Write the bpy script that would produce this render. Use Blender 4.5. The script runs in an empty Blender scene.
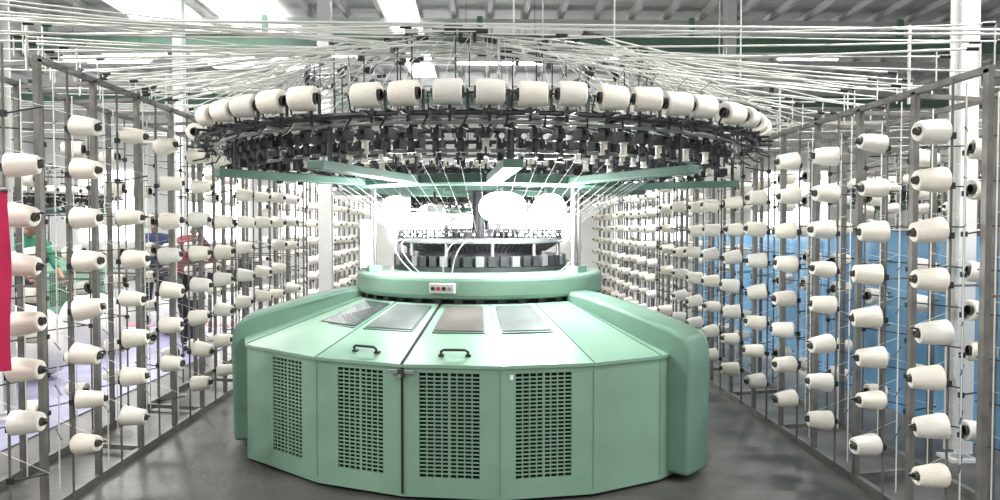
import bpy, math, random
from mathutils import Vector, Matrix
random.seed(7)
S=bpy.context.scene
try:
    S.view_settings.view_transform='Standard'
except Exception: pass

# ------------------------------------------------------------ materials
def mat(name,col,rough=.5,metal=0,noise=0,nscale=8,bump=0,bscale=60,emit=0,alpha=1,trans=0,col2=None,coat=0):
    m=bpy.data.materials.new(name); m.use_nodes=True
    nt=m.node_tree; b=nt.nodes['Principled BSDF']
    c=(*col,1)
    b.inputs['Base Color'].default_value=c
    b.inputs['Roughness'].default_value=rough
    b.inputs['Metallic'].default_value=metal
    b.inputs['Alpha'].default_value=alpha
    b.inputs['Transmission Weight'].default_value=trans
    b.inputs['Coat Weight'].default_value=coat
    tc=nt.nodes.new('ShaderNodeTexCoord')
    if noise or col2:
        n=nt.nodes.new('ShaderNodeTexNoise'); n.inputs['Scale'].default_value=nscale; n.inputs['Detail'].default_value=6
        nt.links.new(tc.outputs['Object'],n.inputs['Vector'])
        r=nt.nodes.new('ShaderNodeValToRGB')
        r.color_ramp.elements[0].position=.3; r.color_ramp.elements[1].position=.7
        if col2 is None: col2=tuple(x*(1-noise) for x in col)
        r.color_ramp.elements[0].color=(*col2,1); r.color_ramp.elements[1].color=c
        nt.links.new(n.outputs['Fac'],r.inputs['Fac']); nt.links.new(r.outputs['Color'],b.inputs['Base Color'])
    if bump:
        n2=nt.nodes.new('ShaderNodeTexNoise'); n2.inputs['Scale'].default_value=bscale; n2.inputs['Detail'].default_value=3
        nt.links.new(tc.outputs['Object'],n2.inputs['Vector'])
        bp=nt.nodes.new('ShaderNodeBump'); bp.inputs['Strength'].default_value=bump; bp.inputs['Distance'].default_value=.01
        nt.links.new(n2.outputs['Fac'],bp.inputs['Height']); nt.links.new(bp.outputs['Normal'],b.inputs['Normal'])
    if emit:
        b.inputs['Emission Color'].default_value=c; b.inputs['Emission Strength'].default_value=emit
    return m
GREEN=mat('painted_green_steel',(.215,.365,.275),.42,0,.14,3,coat=.12)
GREEN_D=mat('green_steel_shadow',(.07,.15,.11),.45,0,.15,5)  # darker green for roof seams and window borders
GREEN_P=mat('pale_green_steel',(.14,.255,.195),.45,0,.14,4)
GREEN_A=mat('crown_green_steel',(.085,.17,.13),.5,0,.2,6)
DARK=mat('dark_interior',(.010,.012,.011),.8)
BLACK=mat('black_plastic',(.018,.018,.02),.4)
GUN=mat('gunmetal',(.06,.063,.068),.4,.6,.3,20)
STEEL=mat('brushed_steel',(.38,.39,.39),.35,.8,.2,15)
POST=mat('creel_grey_paint',(.20,.193,.18),.45,.3,.45,10)
WHITEM=mat('white_enamel',(.68,.69,.68),.4,0,.08,10)
TUBE=mat('white_plastic_tube',(.70,.71,.68),.35,0,.08,6)
YARN=mat('cotton_yarn',(.88,.84,.75),.95,0,.05,25,bump=.4,bscale=220)
YARNG=mat('cotton_yarn_grey',(.82,.80,.75),.95,0,.08,25,bump=.4,bscale=220)
CORE=mat('cone_core',(.07,.065,.06),.7)
THREAD=mat('thread',(.8,.8,.78),.9)
GLASS=mat('smoked_window',(.06,.075,.075),.22,0,.4,4,coat=.2)
GLASS2=mat('amber_window',(.17,.155,.145),.2,0,.4,4,coat=.2)
GLASS3=mat('grey_window',(.17,.19,.185),.2,0,.4,4,coat=.2)  # grey-white reflections put into the pane colour
RED=mat('red_plastic',(.55,.03,.03),.4)
LAMP=mat('lamp_glow',(1,1,1),.3,emit=45)
LABEL=mat('label_white',(.8,.82,.8),.4)

# ------------------------------------------------------------ mesh builder
class MB:
    def __init__(s): s.v=[];s.f=[];s.mi=[];s.sm=[];s.mats=[]
    def _m(s,m):
        if m not in s.mats: s.mats.append(m)
        return s.mats.index(m)
    def add(s,vs,fs,m,M=None,smooth=False):
        o=len(s.v); k=s._m(m)
        if M is not None: vs=[M@Vector(p) for p in vs]
        s.v+= [tuple(p) for p in vs]
        for f in fs:
            s.f.append([i+o for i in f]); s.mi.append(k); s.sm.append(smooth)
    def box(s,c,d,m,M=None,rz=0,rx=0,ry=0):
        x,y,z=[q/2 for q in d]
        R=Matrix.Translation(c)@Matrix.Rotation(rz,4,'Z')@Matrix.Rotation(ry,4,'Y')@Matrix.Rotation(rx,4,'X')
        vs=[R@Vector(p) for p in [(-x,-y,-z),(x,-y,-z),(x,y,-z),(-x,y,-z),(-x,-y,z),(x,-y,z),(x,y,z),(-x,y,z)]]
        s.add(vs,[(0,3,2,1),(4,5,6,7),(0,1,5,4),(1,2,6,5),(2,3,7,6),(3,0,4,7)],m,M)
    def bar(s,p0,p1,w,h,m,M=None):
        p0=Vector(p0);p1=Vector(p1);d=p1-p0;L=d.length
        if L<1e-6:return
        R=d.to_track_quat('X','Z').to_matrix().to_4x4()
        T=Matrix.Translation((p0+p1)/2)@R
        if M is not None:T=M@T
        s.box((0,0,0),(L,w,h),m,T)
    def cyl(s,p0,p1,r,m,r1=None,seg=8,M=None,caps=True):
        p0=Vector(p0);p1=Vector(p1);r1=r if r1 is None else r1
        d=p1-p0
        if d.length<1e-6:return
        R=d.to_track_quat('Z','Y').to_matrix()
        vs=[];
        for p,rr in((p0,r),(p1,r1)):
            for i in range(seg):
                a=2*math.pi*i/seg
                vs.append(p+R@Vector((rr*math.cos(a),rr*math.sin(a),0)))
        s.add(vs,[(i,(i+1)%seg,seg+(i+1)%seg,seg+i) for i in range(seg)],m,M,True)
        if caps:
            s.add(vs,[tuple(range(seg-1,-1,-1)),tuple(range(seg,2*seg))],m,M)
    def lathe(s,prof,m,M=None,seg=24,smoothprof=False,a0=0,a1=2*math.pi):
        full=abs(a1-a0-2*math.pi)<1e-6; n=seg if full else seg+1
        for k in range(len(prof)-1):
            vs=[]
            for r,z in(prof[k],prof[k+1]):
                for i in range(n):
                    a=a0+(a1-a0)*i/seg
                    vs.append((r*math.cos(a),r*math.sin(a),z))
            fs=[]
            for i in range(seg):
                j=(i+1)%n
                fs.append((i,j,n+j,n+i))
            s.add(vs,fs,m,M,True)
    def ring(s,R,z,r,m,seg=96,k=8,M=None):
        vs=[];fs=[]
        for i in range(seg):
            a=2*math.pi*i/seg
            for j in range(k):
                b=2*math.pi*j/k
                q=R+r*math.cos(b)
                vs.append((q*math.cos(a),q*math.sin(a),z+r*math.sin(b)))
        for i in range(seg):
            for j in range(k):
                a=i*k+j;b=i*k+(j+1)%k;c=((i+1)%seg)*k
                fs.append((a,c+j,c+(j+1)%k,b))
        s.add(vs,fs,m,M,True)
    def path(s,pts,r,m,seg=6,M=None):
        pts=[Vector(p) for p in pts];n=len(pts);vs=[]
        up=Vector((.13,.31,.94))
        for i,p in enumerate(pts):
            t=(pts[min(i+1,n-1)]-pts[max(i-1,0)]).normalized()
            u=t.cross(up)
            if u.length<1e-3:u=t.cross(Vector((1,0,0)))
            u.normalize();w=t.cross(u)
            for j in range(seg):
                a=2*math.pi*j/seg
                vs.append(p+u*r*math.cos(a)+w*r*math.sin(a))
        fs=[]
        for i in range(n-1):
            for j in range(seg):
                fs.append((i*seg+j,(i+1)*seg+j,(i+1)*seg+(j+1)%seg,i*seg+(j+1)%seg))
        s.add(vs,fs,m,M,True)
        s.add(vs,[tuple(range(seg)),tuple(range((n-1)*seg,n*seg))],m,M)
    def prism(s,poly,h0,h1,m,M=None):
        n=len(poly)
        vs=[(x,y,h0) for x,y in poly]+[(x,y,h1) for x,y in poly]
        s.add(vs,[tuple(range(n-1,-1,-1)),tuple(range(n,2*n))]+[(i,(i+1)%n,n+(i+1)%n,n+i) for i in range(n)],m,M)
    def ellipsoid(s,c,r,m,M=None,n=24,K=14,jaw=0,power=1):
        vs=[];fs=[];c=Vector(c)
        def sg(v): return math.copysign(abs(v)**power,v)
        for k in range(K+1):
            t=math.pi*k/K
            for i in range(n):
                a=2*math.pi*i/n
                x=sg(math.sin(t))*sg(math.cos(a));y=sg(math.sin(t))*sg(math.sin(a));z=sg(math.cos(t))
                j=1-jaw*max(0,-z)**1.5
                vs.append(Vector((x*r[0]*j,y*r[1]*j,z*r[2]))+c)
        for k in range(K):
            for i in range(n):
                j=(i+1)%n;fs.append((k*n+i,k*n+j,(k+1)*n+j,(k+1)*n+i))
        s.add(vs,fs,m,M,True)
    def build(s,name,parent=None,bevel=0):
        me=bpy.data.meshes.new(name)
        me.from_pydata(s.v,[],s.f)
        for m in s.mats: me.materials.append(m)
        me.polygons.foreach_set('material_index',s.mi)
        me.polygons.foreach_set('use_smooth',s.sm)
        me.update()
        o=bpy.data.objects.new(name,me); S.collection.objects.link(o)
        if parent:o.parent=parent
        if bevel:
            b=o.modifiers.new('bevel','BEVEL');b.width=bevel;b.segments=2;b.limit_method='ANGLE'
        return o
def empty(name,loc=(0,0,0),rz=0):
    e=bpy.data.objects.new(name,None);e.location=loc;e.rotation_euler[2]=rz;e.empty_display_size=.2
    S.collection.objects.link(e);return e
def rad(a):return math.radians(a)
def dirv(a): a=rad(a);return Vector((math.sin(a),-math.cos(a),0))
def P(a,r,z): d=dirv(a)*r; return Vector((d.x,d.y,z))
def frame(a,r,z):
    return Matrix.Translation(P(a,r,z))@Matrix.Rotation(rad(a),4,'Z')

def cone(mb,M,L=.165,rb=.072,rt=.052,seg=20,m=None):
    m=m or YARN
    h=L/2
    prof=[(.024,-h+.014),(rb*.86,-h),(rb*.97,-h+.005),(rb,-h+.014),((rb+rt)/2+.002,0),(rt,h-.012),(rt*.95,h-.004),(rt*.85,h),(.022,h-.004)]
    vs=[];fs=[];n=seg
    for r,z in prof:
        for i in range(n):
            a=2*math.pi*i/n;vs.append((r*math.cos(a),r*math.sin(a),z))
    for k in range(len(prof)-1):
        for i in range(n):
            j=(i+1)%n;fs.append((k*n+i,k*n+j,(k+1)*n+j,(k+1)*n+i))
    mb.add(vs,fs,m,M,True)
    mb.lathe([(.030,-h-.006),(.017,h+.014)],CORE,M,12)
    mb.lathe([(.024,-h-.006),(.013,h+.014)],DARK,M,12)
    mb.lathe([(.024,-h-.006),(.030,-h-.006)],CORE,M,12)
    mb.lathe([(.001,-h+.02),(.024,-h+.02)],DARK,M,10)
    mb.lathe([(.001,h+.004),(.017,h+.014)],CORE,M,10)

# ============================================================ KNITTING MACHINE
MC=(0,5.6,0)
machine=empty('circular_knitting_machine',MC)
R0=1.55; ZT=.755
RB={-84:1.69,-63:1.68,-37:1.57,-16:1.55,4:1.57,23:1.61,40:1.64,60:1.68,82:1.62}
bounds=[-84,-63,-37,-16,4,23,40,60,82,104,126,148,170,192,214,236,258,276]
def rbd(a): return RB.get(a,1.69 if a==276 else 1.6)
b=MB(); gr=MB()
RIN,ZIN=.90,1.02
grilles={(-63,-37):(.07,.30),(-37,-16):(.01,.30),(-16,4):(-.01,.335),(4,23):(-.02,.315)}
for a,c in zip(bounds[:-1],bounds[1:]):
    A=P(a,rbd(a),0);C=P(c,rbd(c),0)
    t=(C-A);W=t.length;t.normalize();ang=math.atan2(t.y,t.x)
    M=Matrix.Translation((A+C)/2)@Matrix.Rotation(ang,4,'Z')
    z0,z1=.02,ZT
    key=(a,c)
    T=.02
    if key in grilles:
        off,gw=grilles[key]
        gz0,gz1=.13,.708
        xl,xr=off-gw/2,off+gw/2
        b.box(((-W/2+xl)/2,T/2,(z0+z1)/2),(xl+W/2,T,z1-z0),GREEN,M)
        b.box(((W/2+xr)/2,T/2,(z0+z1)/2),(W/2-xr,T,z1-z0),GREEN,M)
        b.box((off,T/2,(z0+gz0)/2),(gw,T,gz0-z0),GREEN,M)
        b.box((off,T/2,(gz1+z1)/2),(gw,T,z1-gz1),GREEN,M)
        gr.box((off,.07,(gz0+gz1)/2),(gw+.04,.01,gz1-gz0+.04),DARK,M)
        nr,nc=26,8
        for i in range(1,nr):
            z=gz0+(gz1-gz0)*i/nr
            gr.box((off,.006,z),(gw,.006,.0075),GREEN,M)
        for i in range(1,nc):
            x=xl+gw*i/nc
            gr.box((x,.007,(gz0+gz1)/2),(.007 if i!=nc//2 else .014,.005,gz1-gz0),GREEN,M)
    else:
        b.box((0,T/2,(z0+z1)/2),(W,T,z1-z0),GREEN,M)
    Ai=P(a,RIN,ZIN);Ci=P(c,RIN,ZIN)
    Ao=P(a,(A.length+.012),ZT);Co=P(c,(C.length+.012),ZT)
    dn=Vector((0,0,-.018))
    vs=[Ao,Co,Ci,Ai,Ao+dn,Co+dn,Ci+dn,Ai+dn]
    b.add(vs,[(0,1,2,3),(7,6,5,4),(0,4,5,1)],GREEN)
    s0=Ao+Vector((0,0,.001));s1=Ai+Vector((0,0,.001))
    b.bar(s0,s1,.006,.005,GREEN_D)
    b.bar(P(a,A.length+.001,.05),P(a,A.length+.001,ZT-.02),.005,.005,GREEN_P)
    if a==-16: b.box((0,0,0),(.012,.012,ZT-.05),DARK,Matrix.Translation(P(a,A.length+.002,.39))@Matrix.Rotation(rad(a),4,'Z'))
b.bar(P(-16,R0+.014,ZT+.004),P(-16,RIN,ZIN+.004),.012,.008,DARK)
b.build('enclosure_panels',machine)
gr.build('vent_grilles',machine)
b=MB()
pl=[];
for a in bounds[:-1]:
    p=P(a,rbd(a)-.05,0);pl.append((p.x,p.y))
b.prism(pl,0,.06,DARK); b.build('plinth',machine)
b=MB()
def roofpt(a,f,A,C,lift):
    Ao=P(A,rbd(A)+.012,ZT);Co=P(C,rbd(C)+.012,ZT);Ai=P(A,RIN,ZIN);Ci=P(C,RIN,ZIN)
    o=Ao.lerp(Co,a);i=Ai.lerp(Ci,a)
    p=o.lerp(i,f); return p+Vector((0,0,lift))
for (A,C,a0,a1,m) in [(-63,-37,.30,.93,GLASS),(-37,-16,.12,.84,GLASS3),(-16,4,.16,.84,GLASS2),(4,23,.12,.82,GLASS3)]:
    f0,f1=.50,.93
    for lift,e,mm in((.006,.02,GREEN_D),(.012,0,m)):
        q=[roofpt(a0-e,f0-e,A,C,lift),roofpt(a1+e,f0-e,A,C,lift),roofpt(a1+e,f1+e*.5,A,C,lift),roofpt(a0-e,f1+e*.5,A,C,lift)]
        q2=[p-Vector((0,0,.006)) for p in q]
        b.add(q+q2,[(0,1,2),(0,2,3),(0,4,5,1),(1,5,6,2),(2,6,7,3),(3,7,4,0)],mm)
b.build('inspection_windows',machine)
b=MB()
for a in(-26.5,-5.5):
    M=frame(a,1.46,.795)
    b.path([M@Vector(p) for p in[(-.075,0,0),(-.075,-.015,.022),(-.06,-.02,.032),(.06,-.02,.032),(.075,-.015,.022),(.075,0,0)]],.008,BLACK,8)
    b.box((-.075,0,0),(.03,.03,.012),BLACK,M);b.box((.075,0,0),(.03,.03,.012),BLACK,M)
M=frame(-16,R0+.012,.715)
b.box((0,0,0),(.15,.016,.022),STEEL,M);b.box((0,-.008,-.012),(.035,.02,.05),GUN,M);b.cyl(M@Vector((0,-.02,-.02)),M@Vector((0,-.035,-.02)),.012,STEEL,seg=12)
M=frame(5.5,1.565,.69);b.box((.02,-.006,0),(.022,.004,.028),LABEL,M)
M=frame(31,1.592,.60);b.cyl(M@Vector((0,.01,0)),M@Vector((0,-.012,0)),.012,BLACK,seg=12)
b.build('handles_and_latch',machine,.002)

for i,(a,wd,ex) in enumerate([(47.5,.27,.07),(-80,.34,.04),(172,.34,0)]):
    b=MB()
    prof=[(.86,.04),(.86,1.085),(.98,1.07),(1.2,1.02),(1.42,.955),(1.58,.905),(1.66,.865),(1.70,.80),(1.71,.70),(1.70,.04)]
    prof=[(r+ex*max(0,min(1,(r-.9)/.7)),z) for r,z in prof]
    n=len(prof)
    M=Matrix.Rotation(rad(a),4,'Z')
    vs=[];
    wi=[.22 if p[0]<.9 else .22+(wd-.22)*min(1,(p[0]-.86)/.4) for p in prof]
    for sgn in(-1,1):
        for (r,z),w in zip(prof,wi): vs.append((sgn*w/2,-r,z))
    fs=[tuple(range(n)),tuple(range(2*n-1,n-1,-1))]
    for k in range(n):
        j=(k+1)%n;fs.append((k,n+k,n+j,j))
    b.add(vs,fs,GREEN_P,M)
    o=b.build('leg_cover_%d'%(i+1),machine,.03)
    o.modifiers['bevel'].segments=4
    for p in o.data.polygons:p.use_smooth=True
    o.modifiers['bevel'].harden_normals=True

b=MB()
b.lathe([(.60,1.0),(.84,1.0),(.84,1.06),(.60,1.06)],DARK,seg=72)
for k in range(40):
    a=k*9;b.box((0,0,0),(.05,.04,.03),GUN,frame(a,.86,1.03))
b.lathe([(.5,1.045),(.875,1.045),(.895,1.055),(.902,1.075),(.902,1.165),(.898,1.182),(.885,1.192),(.82,1.196),(.81,1.202),(.5,1.205)],GREEN,seg=96)
b.build('ring_table',machine)
b=MB()
M=frame(-15,.915,1.12)
b.box((0,0,0),(.165,.035,.06),WHITEM,M)
for k,mm in enumerate([BLACK,RED,BLACK,STEEL]):
    q=M@Vector((-.055+.036*k,-.018,0));q2=M@Vector((-.055+.036*k,-.03,0));b.cyl(q,q2,.012,mm,seg=12)
b.build('button_box',machine,.003)
b=MB()
b.lathe([(.52,1.2),(.64,1.2),(.64,1.235),(.60,1.245),(.60,1.30),(.585,1.31),(.45,1.31)],GUN,seg=96)
b.lathe([(.46,1.3),(.46,1.385),(.44,1.395),(.2,1.40),(.0,1.40)],GUN,seg=64)
b.lathe([(.575,1.395),(.615,1.395),(.62,1.405),(.62,1.425),(.61,1.432),(.575,1.432),(.575,1.395)],STEEL,seg=96)
for k in range(48):
    a=k*7.5
    b.box((0,0,0),(.055,.03,.07),GUN if k%3 else STEEL,frame(a,.622,1.275))
    b.cyl(P(a,.63,1.29),P(a,.63,1.31),.006,STEEL,seg=6)
for k in range(96):
    a=k*3.75
    b.cyl(P(a,.605,1.43),P(a,.605,1.485),.006,GUN,seg=5)
    b.box((0,0,0),(.014,.02,.014),LABEL if k%2 else GUN,frame(a,.612,1.455))
    b.bar(P(a,.6,1.40),P(a,.49,1.335),.006,.006,GUN)
b.ring(.60,1.487,.006,GUN)
for a in range(0,360,30):
    b.cyl(P(a+8,.60,1.2),P(a+8,.60,1.4),.012,STEEL,seg=8)
b.cyl((0,0,1.38),(0,0,1.84),.06,GUN,seg=20)
b.cyl((0,0,1.40),(0,0,1.47),.22,GUN,seg=32)
b.build('knitting_cylinder',machine)
b=MB()
HOSE=mat('grey_hose',(.42,.43,.42),.4)
for a,s in((-52,1),(-8,-1),(64,-1)):
    for e in(0,5):
        pts=[]
        for t in range(13):
            u=t/12
            pts.append(P(a+e+s*12*u,.60+.2*math.sin(u*2.6),1.40+.06*math.sin(u*math.pi)*(1-u)-.20*u*u))
        b.path(pts,.0045,HOSE,6)
b.build('air_hoses',machine)
b=MB()
for a in(-70,56,172,):
    for da in(-3,3):
        b.cyl(P(a+da,.80,1.19),P(a+da,.80,1.80),.022 if da<0 else .012,STEEL,seg=12)
    b.box((0,0,0),(.14,.09,.05),GREEN,frame(a,.80,1.215))
b.box((0,0,0),(.13,.10,.34),WHITEM,frame(-75,.84,1.39))
b.box((0,-.052,.05),(.09,.006,.12),BLACK,frame(-75,.84,1.39))
b.build('support_posts',machine,.002)
ZC=1.80
b=MB()
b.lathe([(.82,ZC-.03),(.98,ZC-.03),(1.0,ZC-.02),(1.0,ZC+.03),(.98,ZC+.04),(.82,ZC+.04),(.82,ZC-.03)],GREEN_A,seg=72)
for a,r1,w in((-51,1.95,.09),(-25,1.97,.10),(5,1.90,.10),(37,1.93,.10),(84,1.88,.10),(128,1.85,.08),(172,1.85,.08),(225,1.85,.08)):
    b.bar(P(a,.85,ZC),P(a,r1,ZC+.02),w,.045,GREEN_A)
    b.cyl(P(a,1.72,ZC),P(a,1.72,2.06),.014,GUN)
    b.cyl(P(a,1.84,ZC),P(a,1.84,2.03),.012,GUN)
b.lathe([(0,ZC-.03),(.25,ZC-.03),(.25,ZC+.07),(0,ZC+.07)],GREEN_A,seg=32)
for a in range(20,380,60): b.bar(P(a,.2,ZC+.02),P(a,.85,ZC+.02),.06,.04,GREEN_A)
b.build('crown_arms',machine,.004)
lamps=[(-40,.86,.12,.08),(10,.84,.155,.10),(33,.84,.12,.095),(150,.8,.12,.07),(-150,.8,.12,.07)]  # lamp bodies enlarged to the spread of their glare
b=MB()
for a,r,w,h in lamps:
    M=frame(a,r,1.63)
    b.ellipsoid((0,0,0),(w,.05,h),LAMP,M,power=.9)
    b.box((0,.05,.03),(w*1.2,.03,h*1.0),WHITEM,M)
    b.cyl(M@Vector((0,.05,h*.6)),P(a,r-.05,1.80),.012,GUN)
b.build('work_lamps',machine)
b=MB()
for R,z,r,mm in((1.95,2.06,.014,GUN),(1.84,2.03,.012,STEEL),(1.74,2.075,.016,WHITEM),(1.60,1.91,.010,STEEL),(1.35,2.05,.014,GUN),(1.30,1.91,.010,STEEL),(1.05,2.02,.012,GUN)):
    b.ring(R,z,r,mm)
b.lathe([(1.66,2.075),(1.80,2.075),(1.80,2.09),(1.66,2.09),(1.66,2.075)],GUN,seg=96)
for k in range(36):
    a=k*10+3;b.bar(P(a,1.02,2.045),P(a,1.97,2.06),.016,.018,GUN)
b.ring(1.25,2.60,.012,STEEL);b.ring(.8,2.63,.010,STEEL)
for a in range(5,365,45):
    b.cyl(P(a,1.25,2.05),P(a,1.25,2.60),.007,STEEL,seg=8)
    b.bar(P(a,1.25,2.6),P(a,.8,2.63),.012,.012,STEEL)
b.build('feeder_rings',machine)
b=MB()
def feeder(b,a,r,z):
    M=frame(a,r,z)@Matrix.Rotation(rad(random.uniform(-4,4)),4,'Z')
    b.box((0,0,0),(.042,.10,.06),BLACK,M)
    b.box((0,-.055,.01),(.02,.03,.02),GUN,M)
    M2=M@Matrix.Translation((0,-.01,0))
    b.lathe([(0,-.1),(.024,-.1),(.027,-.095),(.018,-.085),(.018,-.04),(.027,-.03),(0,-.028)],YARNG if random.random()<.35 else GUN,M2,10)
    b.lathe([(0,.03),(.036,.03),(.036,.045),(.03,.045),(.03,.055),(.036,.055),(.036,.065),(0,.066)],GUN,M2,12)
    b.path([M@Vector(p) for p in[(0,-.06,.02),(0,-.1,.03),(0,-.115,-.01)]],.003,STEEL,4)
    if random.random()<.8: b.cyl(M@Vector((0,-.10,.03)),M@Vector((0,-.112,.03)),.016,LABEL,seg=8)
    if random.random()<.5: b.box((0,-.03,-.10),(.012,.05,.05),BLACK,M)
for k in range(84): feeder(b,k*360/84+1,1.72,1.99)
for k in range(72): feeder(b,k*5,1.34,1.98)
for k in range(48): feeder(b,k*7.5+2,1.05,1.96)
b.build('yarn_feeders',machine)
def phi_for_u(u,R=1.97):
    best=None
    for k in range(-900,901):
        a=k/10
        x=R*math.sin(rad(a))+MC[0];y=MC[1]-R*math.cos(rad(a))
        uu=480+750*x/y
        if best is None or abs(uu-u)<best[0]: best=(abs(uu-u),a)
    return best[1]
angs=[phi_for_u(u) for u in(203,215,231,251,277,307,369,406,449,490,532,570,612,646,676,701)]
x=max(angs)+9
while x<360+min(angs)-5:
    angs.append(x); x+=7.0 if int(x/7)%5 else 12
b=MB();br=MB()
for a in angs:
    ty=random.uniform(-5,5)
    aa=a if a<180 else a-360
    extra=0
    if 18<abs(aa)<50: extra=random.uniform(10,26)*(1 if aa<0 else -1)
    M=frame(a,1.98,2.15+random.uniform(-.005,.005))@Matrix.Rotation(rad(extra),4,'Z')@Matrix.Rotation(rad(90),4,'Y')@Matrix.Rotation(rad(ty),4,'X')
    if aa<0: M=M@Matrix.Rotation(math.pi,4,'X')
    cone(b,M,L=.140,rb=.062,rt=.059,seg=28,m=YARN if random.random()<.5 else YARNG)
    F=frame(a,1.98,2.15)
    br.path([F@Vector(p) for p in[(0,.03,-.10),(-.10,.03,-.07),(-.10,0,0),(-.02,0,0)]],.006,BLACK,5)
    br.box((0,.03,-.085),(.07,.06,.025),BLACK,F)
    br.box((.092,.01,-.03),(.012,.012,.10),GUN,F)
    br.box((.0,.06,-.05),(.014,.014,.16),BLACK,F)
    br.cyl(F@Vector((0,-.07,-.09)),F@Vector((0,.10,-.09)),.008,BLACK,seg=6)
    br.path([F@Vector(p) for p in[(.06,.05,-.10),(.06,.05,.10),(.05,-.03,.14)]],.003,STEEL,4)
    br.path([F@Vector(p) for p in[(-.11,.06,-.10),(-.13,.02,-.16),(-.10,-.05,-.18)]],.006,BLACK,5)
b.build('ring_bobbins',machine);br.build('bobbin_brackets',machine)
b=MB()
for k in range(46):
    a=k*360/46+random.uniform(-3,3); R=random.choice((1.25,1.25,.8,1.0)); h=random.uniform(2.56,2.68)
    F=frame(a,R,h)
    b.box((0,0,0),(.075,.03,.03),BLACK,F); b.box((random.choice((-.03,.03)),0,-.035),(.022,.024,.07),BLACK,F)
    b.cyl(F@Vector((0,0,-.01)),F@Vector((0,0,-random.uniform(.3,.55))),.005,GUN,seg=5)
b.build('eyelet_clips',machine)
b=MB()
for k in range(72):
    a=k*5
    b.cyl(P(a,1.30,1.88),P(a+3,.63,1.47),.0011,THREAD,seg=3,caps=False)
for k,a in enumerate(angs):
    b.cyl(P(a,1.95,2.29),P(a+2,1.25,2.61),.0015,THREAD,seg=3,caps=False)
for k in range(84):
    a=k*360/84
    b.cyl(P(a+2,1.25,2.61),P(a+1,1.75,2.05),.0015,THREAD,seg=3,caps=False)
b.build('yarn_threads',machine)
for a,r,w,h in lamps[:3]:
    l=bpy.data.lights.new('lamp_light','POINT');l.energy=26;l.shadow_soft_size=.06
    lo=bpy.data.objects.new('lamp_light',l);S.collection.objects.link(lo);lo.parent=machine;lo.location=P(a,r+.14,1.55)

# ============================================================ CREELS
def creel(name,sx,xin,xout,ztop,y0,y1,cone_y0,levels,miss_in,miss_out):
    e=empty(name,(0,0,0))
    b=MB();pitch=.55
    n=int((y1-y0)/pitch)
    for k in range(n+1):
        y=y0+k*pitch
        b.box((sx*xin,y,ztop/2),(.028,.036,ztop),POST)
        b.box((sx*xout,y+.12,ztop/2),(.028,.028,ztop),POST)
        if k%2==0:
            b.bar((sx*xin,y,.04),(sx*xout,y+.12,.04),.03,.03,POST)
        b.bar((sx*xin,y,ztop-.02),(sx*xout,y+.12,ztop-.02),.022,.022,POST)
        b.bar((sx*xin,y,1.2),(sx*xout,y+.12,1.2),.012,.012,POST)
    yl=y0+n*pitch
    for x in(xin,xout):
        yy=0 if x==xin else .12
        b.box((sx*x,(y0+yl)/2+yy,.025),(.035,yl-y0+.04,.05),POST)
        b.box((sx*x,(y0+yl)/2+yy,ztop),(.028,yl-y0+.04,.03),POST)
    b.build('frame',e)
    c=MB();pg=MB()
    y=cone_y0
    while y<yl+.1:
        for x,dx in((xin,-.12),(xout,.13)):
            yo=0 if x==xin else .22
            pg.cyl((sx*(x+ (.03 if dx>0 else -.03)),y+yo,.03),(sx*(x+(.03 if dx>0 else -.03)),y+yo,ztop),.007,POST,seg=6)
            pg.cyl((sx*(x+ .10*(-1 if dx>0 else 1)),y+yo+.1,.03),(sx*(x+.10*(-1 if dx>0 else 1)),y+yo+.1,ztop),.004,TUBE,seg=5)
            for z in levels:
                pg.cyl((sx*(x+(.03 if dx>0 else -.03)),y+yo,z-.02),(sx*(x+dx*1.75),y+yo,z+.012),.005,GUN,seg=5)
                pg.box((sx*(x+(.03 if dx>0 else -.03)),y+yo,z-.02),(.025,.025,.03),BLACK)
                pg.cyl((sx*(x+.03),y+yo,z+.02),(sx*(x+.03-dx*1.2),y+yo+.2,z+.03),.004,GUN,seg=4)
                pg.cyl((sx*(x+dx*1.8),y+yo,z+.015),(sx*(x+.10*(-1 if dx>0 else 1)),y+yo+.1,z+.10),.0013,THREAD,seg=3,caps=False)
                if random.random()<(miss_in if x==xin else miss_out): continue
                tilt=random.uniform(-9,9); yaw=random.uniform(-16,16)
                xc=x+dx+random.uniform(-.018,.018)
                fl=-1 if (dx*sx)>0 else 1
                M=Matrix.Translation((sx*xc,y+yo,z+random.uniform(-.014,.014)))@Matrix.Rotation(rad(yaw),4,'Z')@Matrix.Rotation(rad(90*fl*-1+tilt),4,'Y')
                s=random.choice((1,1,1,.95,.85)) 
                cone(c,M,L=.140,rb=.060*s,rt=.047*s,seg=20,m=YARN if random.random()<.75 else YARNG)
        y+=pitch
    c.build('yarn_cones',e);pg.build('pegs',e)
    return e
lev=[.335+.23*k for k in range(8)]
creel_r=creel('yarn_creel',1,2.21,2.72,2.19,3.22,9.0,3.42,lev,.04,.25)
lev2=[.325+.247*k for k in range(8)]
creel_l=creel('yarn_creel',-1,2.25,2.76,2.36,3.9,9.2,3.47+.1,lev2,.08,.30)

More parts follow.
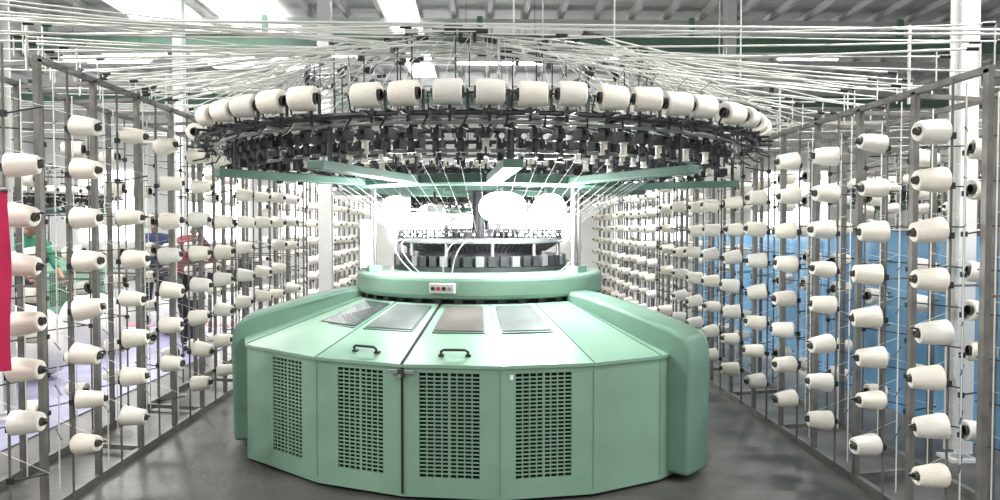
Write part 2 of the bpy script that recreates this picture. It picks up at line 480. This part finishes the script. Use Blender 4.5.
tb=empty('overhead_yarn_tubes')
b=MB();cl=MB()
def tubeset(sx,xc,zc,n):
    for k in range(n):
        y=3.3+5.4*(k/(n-1))**1.15+random.uniform(-.05,.05)
        z=zc+random.uniform(.03,.24)
        a=random.uniform(25,150)*sx
        t=P(random.uniform(-35,50)*1.0*sx if y<5 else a,random.choice((1.25,1.0,.8)),2.61+random.uniform(-.03,.07))+Vector(MC)
        st=Vector((sx*(xc+random.uniform(-.05,.35)),y,z))
        m=st.lerp(t,.5)+Vector((0,0,random.uniform(-.04,.01)))
        b.path([st,st.lerp(m,.5)+Vector((0,0,-.004)),m,m.lerp(t,.5),t],random.choice((.0055,.0055,.004)),TUBE,6)
        b.cyl(st,(st.x,st.y,zc),.004,TUBE,seg=5)
        d=(t-st).normalized()
        cl.cyl(t-d*.05,t+d*.02,.014,BLACK,seg=6)
        cl.cyl(st,st+d*.05,.011,BLACK,seg=6)
tubeset(-1,2.28,2.36,70)
tubeset(1,2.23,2.19,62)
for k in range(14):
    y=4.2+.35*k;z=2.5+random.uniform(-.06,.12)
    b.path([(-5.0,y+.3,z+.1),(-2.4,y,z),P(-60,1.25,2.64)+Vector(MC)],.0055,TUBE,6)
for k in range(10):
    y=5+.4*k;z=2.38+random.uniform(-.05,.15)
    b.path([(5.5,y+.3,z+.1),(2.5,y,z),P(60,1.25,2.64)+Vector(MC)],.0055,TUBE,6)
b.build('tubes',tb);cl.build('tube_clips',tb)
b=MB()
for y,z in((3.9,2.56),(5.6,2.58),(7.2,2.6)):
    b.cyl((-2.9,y,z),(2.9,y,z-.02),.007,WHITEM)
    b.cyl((-2.3,y,z+.03),(-2.3,y,2.3),.008,WHITEM);b.cyl((2.25,y,z),(2.25,y,2.15),.008,WHITEM)
for x,y in((.25,5.6),(1.0,5.6),(1.95,5.6),(2.3,7.2),(-1.4,7.2),(.6,7.2)):
    b.cyl((x,y,2.58),(x,y,5.52),.006,WHITEM,seg=6)
b.build('tube_hangers',tb)

# ============================================================ background machines (same model)
def dup(root,name,off,rz=0,skip=()):
    e=bpy.data.objects.new(name,None);S.collection.objects.link(e)
    e.location=Vector(root.location)+Vector(off);e.rotation_euler[2]=rz
    for c in list(root.children):
        if c.name.split('.')[0] in skip or c.type!='MESH':continue
        o=bpy.data.objects.new(c.name,c.data);S.collection.objects.link(o);o.parent=e
        for md in c.modifiers:
            m=o.modifiers.new(md.name,md.type)
            if md.type=='BEVEL':
                m.width=md.width;m.segments=md.segments;m.limit_method=md.limit_method
    return e
sk=('button_box','work_lamps')
dup(machine,'circular_knitting_machine',(.1,8.2,0),.4,('button_box',))
dup(machine,'circular_knitting_machine',(-8.8,8.4,0),.9,sk)
dup(machine,'circular_knitting_machine',(7.4,5.2,0),2.1,sk)
dup(creel_l,'yarn_creel',(-.2,7.0,0))
dup(creel_r,'yarn_creel',(.3,7.0,0))
dup(creel_r,'yarn_creel',(2.6,.6,0))

# ============================================================ ROOM
FL=mat('stained_concrete_floor',(.125,.12,.113),.38,0,.5,2.4,bump=.3,bscale=22,col2=(.04,.038,.036))
WALL=mat('painted_wall',(.80,.80,.78),.8,0,.10,.8)
CEIL=mat('grey_roof_sheet',(.46,.465,.45),.6,.0,.25,1.2)
SKY=mat('skylight_sheet',(1,1,1),.5,emit=4)
WIN=mat('window_daylight',(.97,.98,1),.3,emit=4)
GLARE=mat('window_daylight_bright',(1,1,1),.3,emit=11)  # emissive panels added to make the glow behind the machine and at left
BLUE=mat('blue_tarpaulin',(.17,.40,.66),.45,0,.3,2.2,bump=.5,bscale=6,alpha=.93)
def simple(name,c,d,m):
    b=MB();b.box((0,0,0),d,m);o=b.build(name);o.location=c;return o
XW,YB,YF,H=14,24,-3,5.6
simple('floor',(0,(YB+YF)/2,-.05),(2*XW,YB-YF,.1),FL)
simple('wall_back',(0,YB+.1,H/2),(2*XW,.2,H),WALL)
simple('wall_left',(-XW-.1,(YB+YF)/2,H/2),(.2,YB-YF,H),WALL)
simple('wall_right',(XW+.1,(YB+YF)/2,H/2),(.2,YB-YF,H),WALL)
b=MB();x=-XW;pts=[]
while x<XW-.5:
    pts+=[(x,H),(x+.50,H),(x+.55,H-.09),(x+.63,H-.09),(x+.68,H)];x+=.68
vs=[(p[0],YF,p[1]) for p in pts]+[(p[0],YB,p[1]) for p in pts];n=len(pts)
b.add(vs,[(i,i+1,n+i+1,n+i) for i in range(n-1)],CEIL)
b.box((0,(YB+YF)/2,H+.08),(2*XW,YB-YF,.1),CEIL)
b.build('ceiling')
b=MB()
for y in (3,7.5,11,14.5,18,22):
    b.box((0,y,H-.16),(2*XW,.07,.12),WHITEM)
b.build('trim_purlins')
GB=MB()
for y in(14.2,20.5):
    GB.box((0,y,4.82),(2*XW,.16,.03),GREEN_P);GB.box((0,y,5.10),(2*XW,.16,.03),GREEN_P);GB.box((0,y,4.96),(2*XW,.03,.26),GREEN_P)
    for x in range(-12,14,4):
        GB.box((x,y,5.28),(.1,.1,.36),GREEN_P)
GB.build('roof_beam')
for i,(x0,x1,y0,y1) in enumerate([(-6.6,-5.3,10,19),(-4.9,-3.7,9.5,20),(-1.75,-1.15,9,20)]):
    simple('window_%d'%(i+1),((x0+x1)/2,(y0+y1)/2,H-.105),(x1-x0,y1-y0,.02),SKY)
for i,y in enumerate((9.5,13.5,17.5,21.5)):
    simple('window_%d'%(i+4),(-XW+.02,y,1.9),(.06,2.6,1.6),WIN)
for i,(x,ww) in enumerate(((-11.6,2.0),(-8.5,2.2),(-5.4,1.8),(-1.45,2.7),(1.4,2.7),(5.5,2.4),(10,2.4))):
    simple('window_%d'%(i+8),(x,YB-.02,2.2),(ww,.06,2.2),GLARE if abs(x)<2 or x==-8.5 else WIN)  # central pair added for back glow, left bright one stands for a lamp's glare
def column(x,y,w=.14):
    b=MB()
    b.box((0,0,H/2),(.02,w,H-.1),WHITEM);b.box((0,-w/2,H/2),(w,.02,H-.1),WHITEM);b.box((0,w/2,H/2),(w,.02,H-.1),WHITEM)
    b.box((0,0,.01),(w*1.6,w*1.6,.02),WHITEM)
    o=b.build('steel_column');o.location=(x,y,0)
for x,y in((3.1,4.75),(-3.8,6.0),(-2.0,9.8),(3.3,17.7),(-5.2,13.2),(4.1,12.3)): column(x,y,.11 if y<5 else .16)
fixm=mat('tube_light_glow',(1,1,1),.3,emit=20)
def fixture(x,y,z,rz=0,pw=70):
    b=MB()
    b.box((0,0,.035),(1.3,.12,.05),WHITEM);b.cyl((-.62,0,0),(.62,0,0),.022,fixm,seg=10)
    b.cyl((-.5,0,.05),(-.5,0,H-z-.12),.004,GUN,seg=5);b.cyl((.5,0,.05),(.5,0,H-z-.12),.004,GUN,seg=5)
    o=b.build('tube_light_fixture');o.location=(x,y,z);o.rotation_euler[2]=rz
    l=bpy.data.lights.new('tube_light','AREA');l.shape='RECTANGLE';l.size=1.2;l.size_y=.1;l.energy=pw;l.color=(1,.985,.94)
    lo=bpy.data.objects.new('light',l);S.collection.objects.link(lo);lo.parent=o;lo.location=(0,0,-.03)
for x in(-7,-3.1,2.6,6.8):
    fixture(x,.6,3.9,0,100);fixture(x,3.4,3.9,0,120);fixture(x,8.2,4.2,0,180);fixture(x,15.5,5.0,0,190)  # fixture grid added as fill light for the room
fixture(-5.6,11.5,4.0,0,140)
fixture(0,19,3.2,0,160);fixture(.3,11.0,3.9,0,160)

# ============================================================ left/right background stuff
b=MB()
nx,nz=140,10;vs=[];fs=[]
for i in range(nx+1):
    y=3.3+8.4*i/nx
    for j in range(nz+1):
        z=.02+1.45*j/nz
        vs.append((.04*math.sin(y*7)+.03*math.sin(y*17+z)+.02*math.sin(z*5),y,z+ .03*math.sin(y*2.1)*(j/nz)))
for i in range(nx):
    for j in range(nz):
        a=i*(nz+1)+j;fs.append((a,a+nz+1,a+nz+2,a+1))
b.add(vs,fs,BLUE,None,True)
b.cyl((0,3.2,1.48),(0,11.8,1.48),.012,STEEL)
for y in(3.3,6.9,11.7): b.cyl((0.05,y,0),(0.05,y,1.49),.018,POST)
o=b.build('blue_tarpaulin_screen');o.location=(3.38,0,0)
VIO=mat('violet_floor_sheet',(.26,.26,.40),.5,0,.3,3);REDM=mat('red_floor_strip',(.50,.10,.11),.5,0,.2,5)
simple('floor_sheet',(-5.2,8.2,.006),(4.0,6.5,.012),VIO)
simple('floor_sheet',(-5.0,11.7,.006),(3.6,.35,.012),REDM)
CLOTH=mat('white_fabric',(.82,.80,.78),.9,0,.1,4,bump=.6,bscale=12)
def sack(x,y,s,rz):
    b=MB();n=16;vs=[];fs=[];K=10
    for k in range(K+1):
        t=k/K;prof=(math.sin(math.pi*min(1,max(.0,t*.92+.08)))**.45)
        for i in range(n):
            a=2*math.pi*i/n
            r=prof*(1+.09*math.sin(3*a+k)+.05*math.sin(7*a+2*k))
            if k==K:r*=.35
            if k==0:r*=.8
            vs.append((.34*r*math.cos(a)*s,.25*r*math.sin(a)*s,.62*t*s))
    for k in range(K):
        for i in range(n):
            j=(i+1)%n;fs.append((k*n+i,k*n+j,(k+1)*n+j,(k+1)*n+i))
    fs.append(tuple(range(K*n,K*n+n)));fs.append(tuple(range(n-1,-1,-1)))
    b.add(vs,fs,CLOTH,None,True);o=b.build('yarn_sack');o.location=(x,y,.012);o.rotation_euler[2]=rz
for x,y,s in((-4.35,6.6,1),(-5.15,6.7,1.1),(-6.0,6.5,.9),(-4.5,7.5,1.2),(-5.5,7.8,1),(-6.5,7.6,1.2),(-4.6,9.0,1.2),(-4.2,10.6,1.2),(-6.6,9.3,1.1)):
    sack(x,y,s,random.uniform(-.3,.3))
def roll(x,y,z,L,r,rz):
    b=MB();
    b.lathe([(.03,-L/2),(r*.96,-L/2),(r,-L/2+.01),(r*1.01,0),(r,L/2-.01),(r*.96,L/2),(.03,L/2)],CLOTH,Matrix.Rotation(rad(90),4,'Y'),24)
    b.lathe([(.03,-L/2-.04),(.03,L/2+.04)],CORE,Matrix.Rotation(rad(90),4,'Y'),12)
    b.lathe([(.0,-L/2-.04),(.03,-L/2-.04)],CORE,Matrix.Rotation(rad(90),4,'Y'),12)
    o=b.build('fabric_roll');o.location=(x,y,z);o.rotation_euler[2]=rz
roll(-4.35,5.25,.17,1.1,.17,1.2);roll(-4.95,5.3,.17,1.0,.17,1.4)
PINK=mat('magenta_cloth',(.62,.02,.10),.8,0,.2,6,bump=.4,bscale=15)
b=MB();vs=[];fs=[]
for i in range(25):
    for j in range(9):
        x=-2.30+.43*i/24
        vs.append((x,.015*math.sin(i*1.1)+.01*math.sin(j+i*.4),.93+.72*j/8))
for i in range(24):
    for j in range(8):
        a=i*9+j;fs.append((a,a+9,a+10,a+1))
b.add(vs,fs,PINK,None,True);b.cyl((-2.95,0.0,1.65),(-1.86,0.0,1.65),.01,POST)
b.cyl((-2.95,0.0,0),(-2.95,0.0,1.66),.018,POST);b.cyl((-2.30,0.02,0),(-2.30,0.02,1.66),.018,POST);b.box((-2.62,0,.015),(.8,.25,.03),POST)
o=b.build('magenta_cloth_rack');o.location=(0,3.02,0)
CARD=mat('cardboard',(.50,.33,.18),.85,0,.15,8)
b=MB();b.box((0,0,.2),(.45,.35,.4),CARD);b.box((-.25,0,.43),(.18,.34,.006),CARD,ry=-.7);b.box((.25,0,.43),(.18,.34,.006),CARD,ry=.7);b.box((0,0,.402),(.06,.352,.004),LABEL)
o=b.build('cardboard_box');o.location=(1.62,8.3,0)
b=MB();b.box((0,0,.72),(.9,.55,.04),WHITEM)
for sx in(-.4,.4):
    for sy in(-.23,.23): b.box((sx,sy,.35),(.04,.04,.70),POST)
b.box((0,0,.9),(.55,.4,.32),BLACK);b.cyl((.0,-.2,.9),(0,-.26,.9),.1,GUN,seg=20);b.box((.15,0,1.08),(.15,.2,.06),GUN)
b.build('work_table').location=(-3.2,9.85,0)

# ============================================================ people
def person(name,loc,rz,shirt,pants,pose,seed=0):
    e=empty(name,loc,rz)
    SK=mat('skin',(.28,.15,.09),.6);HR=mat('hair',(.015,.012,.01),.6)
    def skin(nm,vs,es,rs,m,sub=2):
        me=bpy.data.meshes.new(nm);me.from_pydata(vs,es,[]);me.materials.append(m)
        o=bpy.data.objects.new(nm,me);S.collection.objects.link(o);o.parent=e
        sm=o.modifiers.new('skin','SKIN');sm.use_smooth_shade=True
        for i,r in enumerate(rs):
            me.skin_vertices[0].data[i].radius=r if isinstance(r,tuple) else (r,r)
        me.skin_vertices[0].data[0].use_root=True
        s=o.modifiers.new('sub','SUBSURF');s.levels=sub;s.render_levels=sub
        return o
    L=pose['lean']
    hip=Vector((0,0,.90))
    def up(h,f=0): return hip+Vector((0,-h*math.sin(L)-f*math.cos(L),h*math.cos(L)-f*math.sin(L)))
    sh=.50
    hands=pose['hands']
    vs=[hip,up(.14),up(.32),up(sh-.03),up(sh+.05)]
    es=[(0,1),(1,2),(2,3),(3,4)];rs=[(.15,.11),(.14,.10),(.165,.115),(.13,.09),(.055,.055)]
    for s,h in((-1,hands[0]),(1,hands[1])):
        S0=up(sh-.03)+Vector((s*.17,0,0));Hd=Vector(h)
        mid=(S0+Hd)/2;d=(Hd-S0).length
        el=mid+Vector((s*.06,0.05,-math.sqrt(max(.0,.29**2-(d/2)**2))))
        i=len(vs);vs+=[S0,el,el.lerp(Hd,.35)];es+=[(3,i),(i,i+1),(i+1,i+2)];rs+=[.062,.046,.043]
        fs=Hd-el;fd=fs.normalized()
        a=el.lerp(Hd,.3)
        palm=Hd+fd*.05
        side=fd.cross(Vector((s,0,.2))).normalized()
        skin('forearm',[a,el.lerp(Hd,.75),Hd,palm],[(0,1),(1,2),(2,3)],[.038,.030,.024,(.036,.016)],SK)
        for q,(off,ln) in enumerate(((-.03,.062),(-.01,.075),(.01,.08),(.03,.07))):
            r0=palm+side*off*.9;n1=r0+fd*ln*.5;n2=n1+(fd*.6+Vector((0,0,-.7))).normalized()*ln*.5
            skin('finger_%d'%(q+1),[r0,n1,n2],[(0,1),(1,2)],[.0095,.0085,.007],SK,1)
        t0=Hd+side*-.02;skin('thumb',[t0,t0-side*.035+fd*.03,t0-side*.04+fd*.06],[(0,1),(1,2)],[.011,.01,.008],SK,1)
    skin('shirt',vs,es,rs,shirt)
    f=pose.get('feet',((-.12,0,0),(.12,-.1,0)))
    vs=[hip];es=[];rs=[(.15,.12)]
    for s,ft in((-1,f[0]),(1,f[1])):
        ft=Vector(ft);H0=hip+Vector((s*.09,0,-.06));an=ft+Vector((0,.0,.08));kn=(H0+an)/2+Vector((0,-.04,.02))
        i=len(vs);vs+=[H0,kn,an];es+=[(0,i),(i,i+1),(i+1,i+2)];rs+=[.092,.062,.05]
        skin('shoe',[an+Vector((0,.03,-.035)),an+Vector((0,-.08,-.045)),an+Vector((0,-.17,-.05))],[(0,1),(1,2)],[(.042,.04),(.042,.033),(.036,.026)],BLACK,1)
    skin('trousers',vs,es,rs,pants)
    nk=up(sh+.03);hd=up(sh+.20,.02)
    skin('neck',[nk,nk.lerp(hd,.6)],[(0,1)],[.05,.05],SK,1)
    b=MB()
    def blob(c,rx,ry,rzz,m): b.ellipsoid(c,(rx,ry,rzz),m,n=20,jaw=.22)
    blob(hd,.075,.092,.115,SK)
    blob(hd+Vector((0,.018,.022)),.082,.092,.108,HR)
    blob(hd+Vector((0,-.094,-.01)),.013,.016,.022,SK)
    for s in(-1,1):
        blob(hd+Vector((s*.078,.0,0)),.012,.018,.03,SK)
        blob(hd+Vector((s*.030,-.083,.012)),.011,.008,.006,LABEL);blob(hd+Vector((s*.030,-.090,.012)),.005,.004,.005,BLACK)
    blob(hd+Vector((0,-.082,-.052)),.022,.010,.007,mat('lips',(.25,.08,.06),.5))
    b.build('head',e)
SH1=mat('maroon_shirt',(.16,.022,.04),.85,0,.2,9);PT=mat('dark_trousers',(.025,.028,.04),.85,0,.2,9)
SH2=mat('green_shirt',(.04,.22,.13),.85,0,.2,9);SH3=mat('navy_shirt',(.03,.045,.11),.85,0,.2,9)
person('person',(-3.52,9.0,0),rad(150),SH1,PT,{'lean':.25,'hands':((-.2,-.50,1.12),(.18,-.48,1.08))})
person('person',(-5.5,9.1,.012),rad(60),SH2,PT,{'lean':.4,'hands':((-.18,-.55,.9),(.18,-.55,.9))})
person('person',(-4.75,11.1,.0),rad(20),SH3,PT,{'lean':.15,'hands':((-.2,-.45,1.1),(.2,-.45,1.1))})

# ============================================================ world, camera
w=bpy.data.worlds.new('World');S.world=w;w.use_nodes=True
w.node_tree.nodes['Background'].inputs[0].default_value=(1,.985,.955,1);w.node_tree.nodes['Background'].inputs[1].default_value=.95
cd=bpy.data.cameras.new('camera');cd.lens=27;cd.sensor_width=36;cd.clip_end=100
cam=bpy.data.objects.new('camera',cd);S.collection.objects.link(cam);cam.location=(0,0,1.5)
cam.rotation_euler=(rad(90-1.68),0,rad(-1.53))
S.camera=cam
